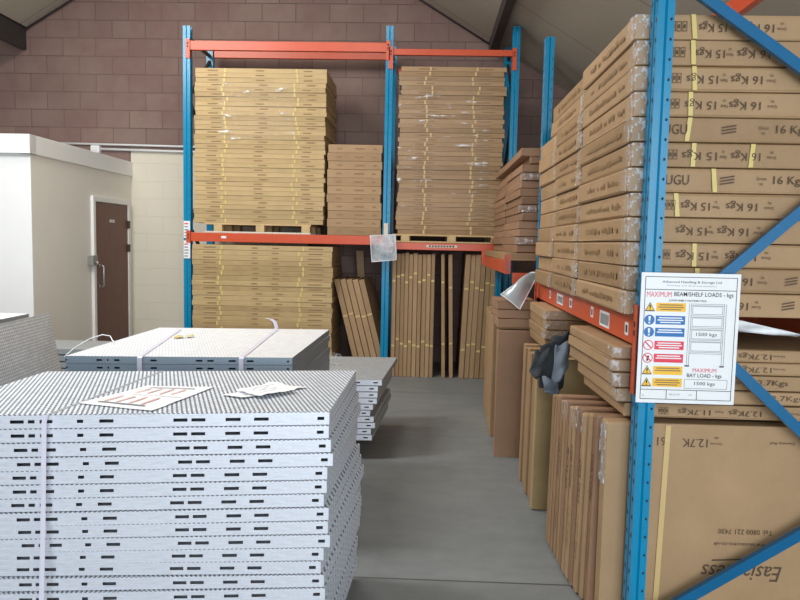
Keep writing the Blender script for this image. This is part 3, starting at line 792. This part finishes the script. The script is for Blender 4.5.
for k, z in enumerate(rowz):
    m = {'Y': YEL, 'B': SBLUE, 'R': RED}[kinds[k]]
    p = srect('instruction_panel', .062, .176, z-.017, z+.017, m)
    for q, t in enumerate(((.05, .09), (.085, .1), (.06, .08))):
        if k in (2, 4, 5) and q == 2: continue
        b = MB(); c = (WHITE if kinds[k] != 'Y' else INK_F); zz = z+.009-q*.009; b.face([(.119-t[1]/2, -.0012, zz-.0022), (.119+t[1]/2, -.0012, zz-.0022), (.119+t[1]/2, -.0012, zz+.0022), (.119-t[1]/2, -.0012, zz+.0022)], c); b.build('panel_wording', p)
    cx = .038
    b = MB()
    if kinds[k] == 'Y':
        def tri(s, off, mm): b.face([(cx-s, -off, z-s*.86), (cx+s, -off, z-s*.86), (cx, -off, z+s*.95)], mm)
        tri(.020, .0008, INK_K); tri(.0155, .0012, YEL)
        b.face([(cx-.0022, -.0016, z-.004), (cx+.0022, -.0016, z-.004), (cx+.003, -.0016, z+.008), (cx-.003, -.0016, z+.008)], INK_K); b.face([(cx-.002, -.0016, z-.011), (cx+.002, -.0016, z-.011), (cx+.002, -.0016, z-.007), (cx-.002, -.0016, z-.007)], INK_K)
    else:
        def disc(r, off, mm): b.face([(cx+r*math.cos(2*PI*a/24), -off, z+r*math.sin(2*PI*a/24)) for a in range(24)], mm)
        if kinds[k] == 'B':
            disc(.020, .0008, SBLUE); b.face([(cx-.003, -.0012, z-.004), (cx+.003, -.0012, z-.004), (cx+.0045, -.0012, z+.014), (cx-.0045, -.0012, z+.014)], WHITE); b.face([(cx-.0035, -.0012, z-.014), (cx+.0035, -.0012, z-.014), (cx+.0035, -.0012, z-.008), (cx-.0035, -.0012, z-.008)], WHITE)
        else:
            disc(.020, .0008, RED); disc(.0165, .0012, WHITE)
            if k == 4:
                disc(.004, .0016, INK_K); b.face([(cx-.005, -.0016, z-.012), (cx+.002, -.0016, z-.012), (cx+.006, -.0016, z+.008), (cx-.002, -.0016, z+.009)], INK_K)
            a = .012; t = .0025
            b.face([(cx-a-t*.7, -.002, z+a-t*.7), (cx+a-t*.7, -.002, z-a-t*.7), (cx+a+t*.7, -.002, z-a+t*.7), (cx-a+t*.7, -.002, z+a+t*.7)], RED)
    b.build('pictogram', sg)
# rack drawing with load boxes
segs = []
for xx in (.190, .198, .325, .333): segs.append((xx, SH-.365, xx, SH-.118))
for z in (SH-.120, SH-.126, SH-.166, SH-.172, SH-.214, SH-.220, SH-.262, SH-.268, SH-.310, SH-.316): segs.append((.198, z, .325, z))
for z0, z1 in ((SH-.126, SH-.160), (SH-.172, SH-.208), (SH-.220, SH-.257), (SH-.268, SH-.305)):
    segs += [(.204, z0-.003, .319, z0-.003), (.204, z1, .319, z1), (.204, z1, .204, z0-.003), (.319, z1, .319, z0-.003)]
slines('rack_diagram', segs, SGREY, .0018)
b = MB()
for xx in (.183, .318): b.face([(xx, -.0012, SH-.368), (xx+.018, -.0012, SH-.368), (xx+.018, -.0012, SH-.363), (xx, -.0012, SH-.363)], INK_K)
b.build('diagram_feet', sg)
put_text(sg, '1500 kgs', .080, .018, (.262, -.001, SH-.241), INK_K)
put_text(sg, 'MAXIMUM', .092, .016, (.262, -.001, SH-.382), RED); put_text(sg, 'BAY LOAD - kgs', .135, .020, (.262, -.001, SH-.405), INK_K, bold=.007)
slines('bay_load_box', [(.186, SH-.419, .352, SH-.419), (.186, SH-.455, .352, SH-.455), (.186, SH-.455, .186, SH-.419), (.352, SH-.455, .352, SH-.419)], SGREY, .0018)
put_text(sg, '1500 kgs', .080, .018, (.265, -.001, SH-.437), INK_K)
put_text(sg, '28.01.07', .044, .007, (.150, -.001, B+.02), SGREY); put_text(sg, 'of 2', .014, .007, (.212, -.001, B+.02), SGREY); put_text(sg, 'No', .010, .006, (.028, -.001, B+.014), SGREY)

# document wallets
def wallet(name, P, label, rows=8, sag=.02, m=POUCH):
    """P: four corners (tl, tr, br, bl); slightly bowed pouch with white welded rim"""
    P = [Vector(p) for p in P]; b = MB(); i = b.mi(m); nrm = (P[1]-P[0]).cross(P[3]-P[0]).normalized()
    g = []
    for c in range(rows+1):
        v = c/rows; row = []
        for a in range(rows+1):
            u = a/rows; p = (P[0]*(1-u)+P[1]*u)*(1-v)+(P[3]*(1-u)+P[2]*u)*v
            row.append(p+nrm*sag*math.sin(PI*u)*math.sin(PI*v*.9+.2))
        g.append(row)
    e = empty(name, (0, 0, 0)); tag(e, label, 'document wallet')
    vs = [[b.bm.verts.new(p) for p in r] for r in g]
    for c in range(rows):
        for a in range(rows):
            fc = b.bm.faces.new((vs[c][a], vs[c][a+1], vs[c+1][a+1], vs[c+1][a])); fc.material_index = i; fc.smooth = True
    b.build('pouch', e)
    b = MB(); rim = g[0]+[r[-1] for r in g[1:]]+g[-1][::-1][1:]+[r[0] for r in g[::-1][1:]]
    b.tube(rim, .0045, WHITE, 6); b.build('rim', e)
    return e
wallet('hanging_document_wallet', ((-.653, 8.10, 1.670), (-.36, 8.10, 1.688), (-.342, 8.10, 1.398), (-.627, 8.10, 1.368)), 'clear plastic document wallet hung on the middle blue upright of the back rack', 8, -.02)
b = MB(); b.box(-.50, -.452, 8.185, 8.194, 1.66, 1.82, PAPW); tag(b.build('paper_label'), 'narrow white paper label on the middle upright just above the document wallet', 'label')
wallet('hanging_document_wallet', ((.795, 5.40, 1.385), (.852, 5.36, 1.378), (.695, 5.14, 1.128), (.557, 5.18, 1.232)), 'curled silvery document wallet sticking into the aisle from the right rack beam', 8, -.07, POUCH2)

# ------------------------------------------------------------------ jacket
jk = tag(empty('jacket', (.718, 3.955, .785)), 'dark blue work jacket with paler sleeve hanging under the right shelf', 'jacket')
def cloth(name, outline_fn, m, nx, nz, th=.018):
    b = MB(); i = b.mi(m); g = [[b.bm.verts.new(outline_fn(a/nx, c/nz)) for a in range(nx+1)] for c in range(nz+1)]
    for c in range(nz):
        for a in range(nx):
            fc = b.bm.faces.new((g[c][a], g[c][a+1], g[c+1][a+1], g[c+1][a])); fc.material_index = i; fc.smooth = True
    o = b.build(name, jk); md = o.modifiers.new('s', 'SOLIDIFY'); md.thickness = th; md.offset = 0
    sd = o.modifiers.new('d', 'SUBSURF'); sd.levels = 1; sd.render_levels = 2
    return o
def lerp(a, b, t): return a+(b-a)*t
def quadfn(tl, tr, br, bl, fold, ph):
    def fn(u, v):
        x = lerp(lerp(tl[0], tr[0], u), lerp(bl[0], br[0], u), v); z = lerp(lerp(tl[1], tr[1], u), lerp(bl[1], br[1], u), v)
        return (x-.70, -.012*math.sin(u*fold+ph+v*2.2)-.035*math.sin(PI*u)*(.4+.6*v)+.010*math.sin(v*9+u*3), z-.80+.010*math.sin(u*7+ph))
    return fn
cloth('body', quadfn((.640, 1.045), (.800, 1.10), (.775, .80), (.640, .80), 9, .4), DENIM_D, 12, 10)
cloth('sleeve', quadfn((.612, 1.02), (.70, 1.035), (.640, .865), (.585, .885), 6, 1.5), DENIM_D, 8, 8, .03)
o = cloth('lining', quadfn((.715, 1.06), (.795, 1.085), (.79, .93), (.705, .835), 7, 2.4), DENIM_L, 10, 8); o.location.y = -.042
o['label'] = 'pale grey blue sleeve'
o = cloth('cuff', quadfn((.645, .885), (.735, .865), (.745, .79), (.665, .785), 5, .2), DENIM_L, 6, 6, .022); o.location.y = -.05
cloth('collar', quadfn((.70, 1.10), (.80, 1.135), (.80, 1.07), (.69, 1.03), 4, .9), DENIM_D, 6, 4, .03)

# ------------------------------------------------------------------ steel grating piles
SLOTS = [(.018, .042), (.211, .261), (.307, .358), (.426, .473), (.486, .533), (.73, .776), (.828, .848), (.926, .967), (.983, 1.004), (1.017, 1.06), (1.20, 1.25), (1.29, 1.32)]
def panel_mesh(W, D, t, e1, e2, slots, top, front, side, name='grating_panel', seams=()):
    """hollow folded-steel tread panel; u along the front (right to left), v to the back, slots cut through the front"""
    b = MB(); uvl = b.bm.loops.layers.uv.new('UVMap')
    e1 = Vector(e1); e2 = Vector(e2)
    def P(u, v, w): return e1*u+e2*v+Vector((0, 0, w))
    def F(pts, uvs, m):
        fc = b.face(pts, m)
        for l, q in zip(fc.loops, uvs): l[uvl].uv = q
    lo, hi = t*.36, t*.60
    us = sorted(set([0, W]+[x for s in slots for x in s if x < W]))
    for a, c in zip(us[:-1], us[1:]):
        hole = any(abs(s[0]-a) < 1e-6 for s in slots)
        for w0, w1 in ((0, lo), (lo, hi), (hi, t)):
            if hole and w0 == lo: continue
            F([P(a, 0, w0), P(c, 0, w0), P(c, 0, w1), P(a, 0, w1)], [(a, w0/t), (c, w0/t), (c, w1/t), (a, w1/t)], front)
    F([P(0, 0, t), P(W, 0, t), P(W, D, t), P(0, D, t)], [(0, 0), (W, 0), (W, D), (0, D)], top)
    F([P(0, 0, 0), P(0, 0, t), P(0, D, t), P(0, D, 0)], [(0, 0), (0, 1), (D, 1), (D, 0)], side)
    # bind the side uv as (along, height)
    F([P(W, 0, 0), P(W, 0, t), P(W, D, t), P(W, D, 0)], [(0, 0), (0, 1), (D, 1), (D, 0)], side)
    F([P(0, D, 0), P(W, D, 0), P(W, D, t), P(0, D, t)], [(0, 0), (W, 0), (W, .9), (0, .9)], front)
    F([P(0, 0, 0), P(W, 0, 0), P(W, D, 0), P(0, D, 0)], [(0, 0), (W, 0), (W, D), (0, D)], front)
    me = b.mesh(name)
    return me
def bearers(x0, x1, y0, y1, z, label):
    for k, y in enumerate((y0, y1)):
        b = MB(); b.box(x0, x1, y, y+.09, 0, z, PINE, .004); tag(b.build('timber_bearer'), label+(', front one' if k == 0 else ', rear one'), 'timber')
def U(a): return (math.cos(R(a)), math.sin(R(a)), 0)
# pile 1, nearest
e1 = (-.986, -.167, 0); W1, D1, t1 = 1.37, .80, .0470
pm = panel_mesh(W1, D1, t1, e1, U(89.0), SLOTS, G_TOP, G_FRONT, G_SIDE)
dxs = [0, -.002, .008, .018, -.006, -.008, -.020, .002, .0, .010, -.018, -.030, -.015, -.010, -.008, -.012, -.004, -.01, -.006]
rots = [0, .004, .006, .008, .012, .014, .018, .018, .026, .030, .036, .046, .04, .034, .03, .02, .02, .02, .02]
n1 = 19
for k in range(n1):
    o = link('grating_panel', pm, None, (-.328+dxs[k]*.8, 2.42, 1.0-t1-k*.0497), (0, 0, -rots[k]*1.5))
    tag(o, 'slotted steel tread panel in the near left pile, %s' % from_top(k), 'steel panel', 'panels of the near left pile')
    if k == 0:
        b = MB(); a = Vector(e1)*.935; c = Vector(e1)*.87+Vector(U(89.0))*D1
        b.bar(a+Vector((0, .004, t1)), c+Vector((0, 0, t1)), .012, .003, G_DULL, (0, 0, 1)); b.build('seam', o)
    if k % 3 == 1 and k > 3: pass
bearers(-1.60, -.40, 2.36, 2.95, 1.0-t1-(n1-1)*.0497-.001, 'timber bearer under the near left grating pile')
# pile 2
e1b = U(180+6.5); t2 = .0375
SL2 = [(a*.93, c*.93-.012) for a, c in SLOTS]
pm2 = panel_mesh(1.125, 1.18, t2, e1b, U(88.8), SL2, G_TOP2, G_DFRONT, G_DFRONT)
n2 = 24
for k in range(n2):
    o = link('grating_panel', pm2, None, (-.672+(random.uniform(-.01, .006) if k > 1 else 0), 3.525, 1.0-t2-k*.0395), (0, 0, random.uniform(-.008, .008) if k else 0))
    tag(o, 'dull steel tread panel in the strapped second pile, %s' % from_top(k), 'steel panel', 'panels of the strapped second pile')
bearers(-1.80, -.70, 3.56, 4.52, 1.0-t2-(n2-1)*.0395-.001, 'timber bearer under the strapped second grating pile')
# pile 3, at the aisle edge
t3 = .041
pm3 = panel_mesh(.78, 1.02, t3, U(180+4), U(86.5), [(.03, .062), (.16, .20), (.3, .34), (.5, .55)], G_DULL, G_FRONT, G_DULL)
dx3 = [0, -.028, -.030, -.034, -.062, -.082, -.055, -.045, -.075, -.066]
for k in range(10):
    o = link('grating_panel', pm3, None, (-.300+dx3[k], 5.02, .60-t3-k*.0455), (0, 0, random.uniform(-.006, .006)))
    tag(o, 'steel panel in the low stepped pile at the aisle edge, %s' % from_top(k), 'steel panel', 'panels of the low pile at the aisle')
zb3 = .60-t3-9*.0455
bearers(-1.06, -.58, 5.12, 5.85, zb3-.001, 'timber bearer under the low pile at the aisle edge')
# pile 4, against the office
pm4 = panel_mesh(1.0, .55, .050, U(180), U(90), [], G_DULL, G_DULL, G_DULL)
hs = .0
for k in range(9):
    o = link('grating_panel', pm4, None, (-2.86+.012*(k % 3), 6.25, .56-.05-k*.062), (0, 0, 0))
    tag(o, 'grey panel of the low far pile before the office door, %s' % from_top(k), 'steel panel', 'panels of the far pile by the office')
# pile 5, far left, and a perforated sheet leant on it
pm5 = panel_mesh(1.0, 1.05, .05, U(180), U(93), SLOTS, G_TOP2, G_FRONT, G_DULL)
for k in range(21):
    o = link('grating_panel', pm5, None, (-2.455-.003*k+.0, 3.28, 1.10-.05-k*.0522), (0, 0, 0))
    tag(o, 'steel tread panel in the pile at the left edge of view, %s' % from_top(k), 'steel panel', 'panels of the left edge pile')
b = MB(); uvl = b.bm.loops.layers.uv.new('UVMap')
q = [Vector((-2.345, 3.42, 0)), Vector((-2.215, 4.42, 0)), Vector((-2.428, 4.42, 1.100)), Vector((-2.36, 3.42, 1.092))]
q[0] = Vector((-2.10, 3.42, 0))
nn = (q[1]-q[0]).cross(q[3]-q[0]).normalized()*.012
fr = [p for p in q]; bk = [p-nn for p in q]
def fu(pts, uv): 
    fc = b.face(pts, G_PERF)
    for l, w in zip(fc.loops, uv): l[uvl].uv = w
UVq = [(0, 0), (1, 0), (1, 1.1), (0, 1.1)]
fu(fr, UVq); fu(bk, UVq)
for k in range(4): fu([fr[k], fr[(k+1) % 4], bk[(k+1) % 4], bk[k]], [(0, 0), (.02, 0), (.02, .02), (0, .02)])
tag(b.build('perforated_sheet'), 'perforated steel sheet leaning on the pile at the left edge of view', 'steel sheet')

# straps, papers and bits on the piles
def ribbon(name, pts, w, across, m, th=.0012):
    b = MB(); i = b.mi(m); A = Vector(across).normalized()*w/2; prev = None
    for p in pts:
        p = Vector(p); c = (b.bm.verts.new(p-A), b.bm.verts.new(p+A))
        if prev: fc = b.bm.faces.new((prev[0], c[0], c[1], prev[1])); fc.material_index = i
        prev = c
    o = b.build(name); md = o.modifiers.new('s', 'SOLIDIFY'); md.thickness = th; md.offset = 0
    return o
e1v = Vector(e1); p1o = Vector((-.328, 2.42, 0))
sp = p1o+e1v*.925
tag(ribbon('strapping_band', [tuple(sp+Vector((-.012, -.022, 1.004))), tuple(sp+Vector((-.012, -.032, .98))), tuple(sp+Vector((-.022, -.036, .6))), tuple(sp+Vector((-.045, -.036, .06)))], .016, e1v, STRAP), 'white plastic strap down the front of the near left grating pile', 'strap')
def strap2(xf, yf, xb, yb, label, curl=False):
    pts = [(xf, yf-.018, .60), (xf, yf-.018, .995), (xf+.002, yf-.006, 1.003), (lerp(xf, xb, .5), lerp(yf, yb, .5), 1.003), (xb, yb, 1.003)]
    if curl: pts += [(xb+.0, yb+.012, 1.02), (xb-.01, yb+.01, 1.055), (xb-.03, yb-.005, 1.075), (xb-.06, yb-.02, 1.082)]
    tag(ribbon('strapping_band', pts, .024, (1, .1, 0), STRAP), label, 'strap')
strap2(-1.425, 3.443, -1.60, 4.50, 'white strap over the left half of the second grating pile')
strap2(-.925, 3.498, -.985, 4.585, 'white strap over the second grating pile, right one with its tail curled up', True)
def sheet(pts, z, label, marks, folds=.003):
    P = [Vector((x, y, z)) for x, y in pts]; n = 6; b = MB(); i = b.mi(PAPER)
    def at(u, v): return (P[0]*(1-u)+P[1]*u)*(1-v)+(P[3]*(1-u)+P[2]*u)*v
    e = link('paper_sheet', None)
    g = [[b.bm.verts.new(at(a/n, c/n)+Vector((0, 0, random.uniform(0, folds)))) for a in range(n+1)] for c in range(n+1)]
    for c in range(n):
        for a in range(n):
            fc = b.bm.faces.new((g[c][a], g[c][a+1], g[c+1][a+1], g[c+1][a])); fc.material_index = i
    b.build('sheet', e)
    if marks:
        b = MB()
        for (u0, u1, v0, v1, m) in marks:
            b.face([at(u0, v0)+Vector((0, 0, folds+.0012)), at(u1, v0)+Vector((0, 0, folds+.0012)), at(u1, v1)+Vector((0, 0, folds+.0012)), at(u0, v1)+Vector((0, 0, folds+.0012))], m)
        b.build('printed_marks', e)
    tag(e, label, 'paper')
mk = []
for k in range(4): mk += [(.16+.0, .42, .18+.17*k, .22+.17*k, PINK), (.58, .82, .2+.17*k, .235+.17*k, PINK)]
mk += [(.10, .13, .15, .8, SGREY), (.49, .50, .05, .95, SGREY), (.86, .885, .15, .82, SGREY)]
sheet([(-1.231, 2.42), (-1.108, 2.744), (-.841, 2.751), (-.931, 2.338)], 1.0025, 'white sheet of paper with pink print on the near grating pile, left one', mk)
sheet([(-.768, 2.613), (-.569, 2.829), (-.465, 2.803), (-.678, 2.565)], 1.0025, 'lower of two overlapping creased white papers on the near grating pile', [], .006)
sheet([(-.73, 2.66), (-.614, 2.843), (-.50, 2.70), (-.61, 2.575)], 1.011, 'upper of two overlapping creased white papers on the near grating pile', [(.2, .8, .3, .33, SGREY), (.2, .7, .6, .63, SGREY)], .008)
b = MB()
cp = [(-1.84, 3.53, 1.003), (-1.86, 3.70, 1.02), (-1.90, 3.86, 1.05), (-1.90, 3.93, 1.052), (-1.84, 3.92, 1.03), (-1.78, 3.82, 1.004), (-1.70, 3.80, 1.004)]
cp = [(-1.72, 3.80, 1.008), (-1.76, 3.86, 1.015), (-1.80, 3.92, 1.03), (-1.85, 3.93, 1.035), (-1.89, 3.86, 1.02), (-1.90, 3.70, .99), (-1.90, 3.6, .96)]
b.tube(cp, .0032, WHITE, 6); tag(b.build('loose_cord'), 'loose white cord end looping off the left corner of the second grating pile', 'cord')
for k, (x, y, r) in enumerate(((-1.47, 4.12, .035), (-1.42, 4.16, .03))):
    b = MB(); n = 8; b.face([(r*math.cos(2*PI*a/n)*random.uniform(.6, 1.1), r*1.5*math.sin(2*PI*a/n)*random.uniform(.6, 1.1), .004+random.uniform(0, .012)) for a in range(n)], TAPE)
    o = b.build('tape_scrap', None, (x, y, 1.0)); tag(o, 'scrap of yellow tape on top of the second grating pile, %s' % ('left bit' if k == 0 else 'right bit'), 'tape scrap')
o = crinkle_patch('plastic_wrap', -.80, -.66, .602, .70, 5.62, WRAP, 6, 5, .10); tag(o, 'crumpled clear plastic at the back corner of the low pile', 'plastic wrap')

# ------------------------------------------------------------------ light
w = bpy.data.worlds.new('world'); S.world = w; w.use_nodes = True
bg = w.node_tree.nodes['Background']; bg.inputs[0].default_value = (.80, .90, 1.0, 1); bg.inputs[1].default_value = .40
def area(name, loc, target, sx_, sy_, energy, col):
    l = bpy.data.lights.new(name, 'AREA'); l.shape = 'RECTANGLE'; l.size = sx_; l.size_y = sy_; l.energy = energy; l.color = col
    o = bpy.data.objects.new(name, l); COL.objects.link(o); o.location = loc
    o.rotation_euler = (Vector(target)-Vector(loc)).to_track_quat('-Z', 'Y').to_euler(); return o
# open loading door behind the camera, daylight
area('door_daylight', (1.0, -3.5, 2.1), (-.3, 4, 1.1), 3.4, 3.4, 295, (.87, .94, 1.0))
# translucent rooflight strips in the left slope; the last lamp is added fill
area('rooflight_and_fill', (-3.9, 3.6, 4.95), (-2.6, 4.0, 0), 1.0, 2.6, 215, (.97, .98, 1))
area('rooflight_and_fill', (-3.6, 6.3, 5.1), (-1.6, 8.2, 0.6), 1.0, 1.6, 62, (1, .94, .82))
area('rooflight_and_fill', (-.9, 5.0, 5.05), (-1.0, 5.2, 0), .9, 2.4, 62, (1, .97, .92))  # unseen fill lamp, added to brighten the office side wall
S.view_settings.view_transform = 'Standard'; S.view_settings.look = 'None'; S.view_settings.gamma = 1; S.view_settings.exposure = .22; S.view_settings.use_curve_mapping = False
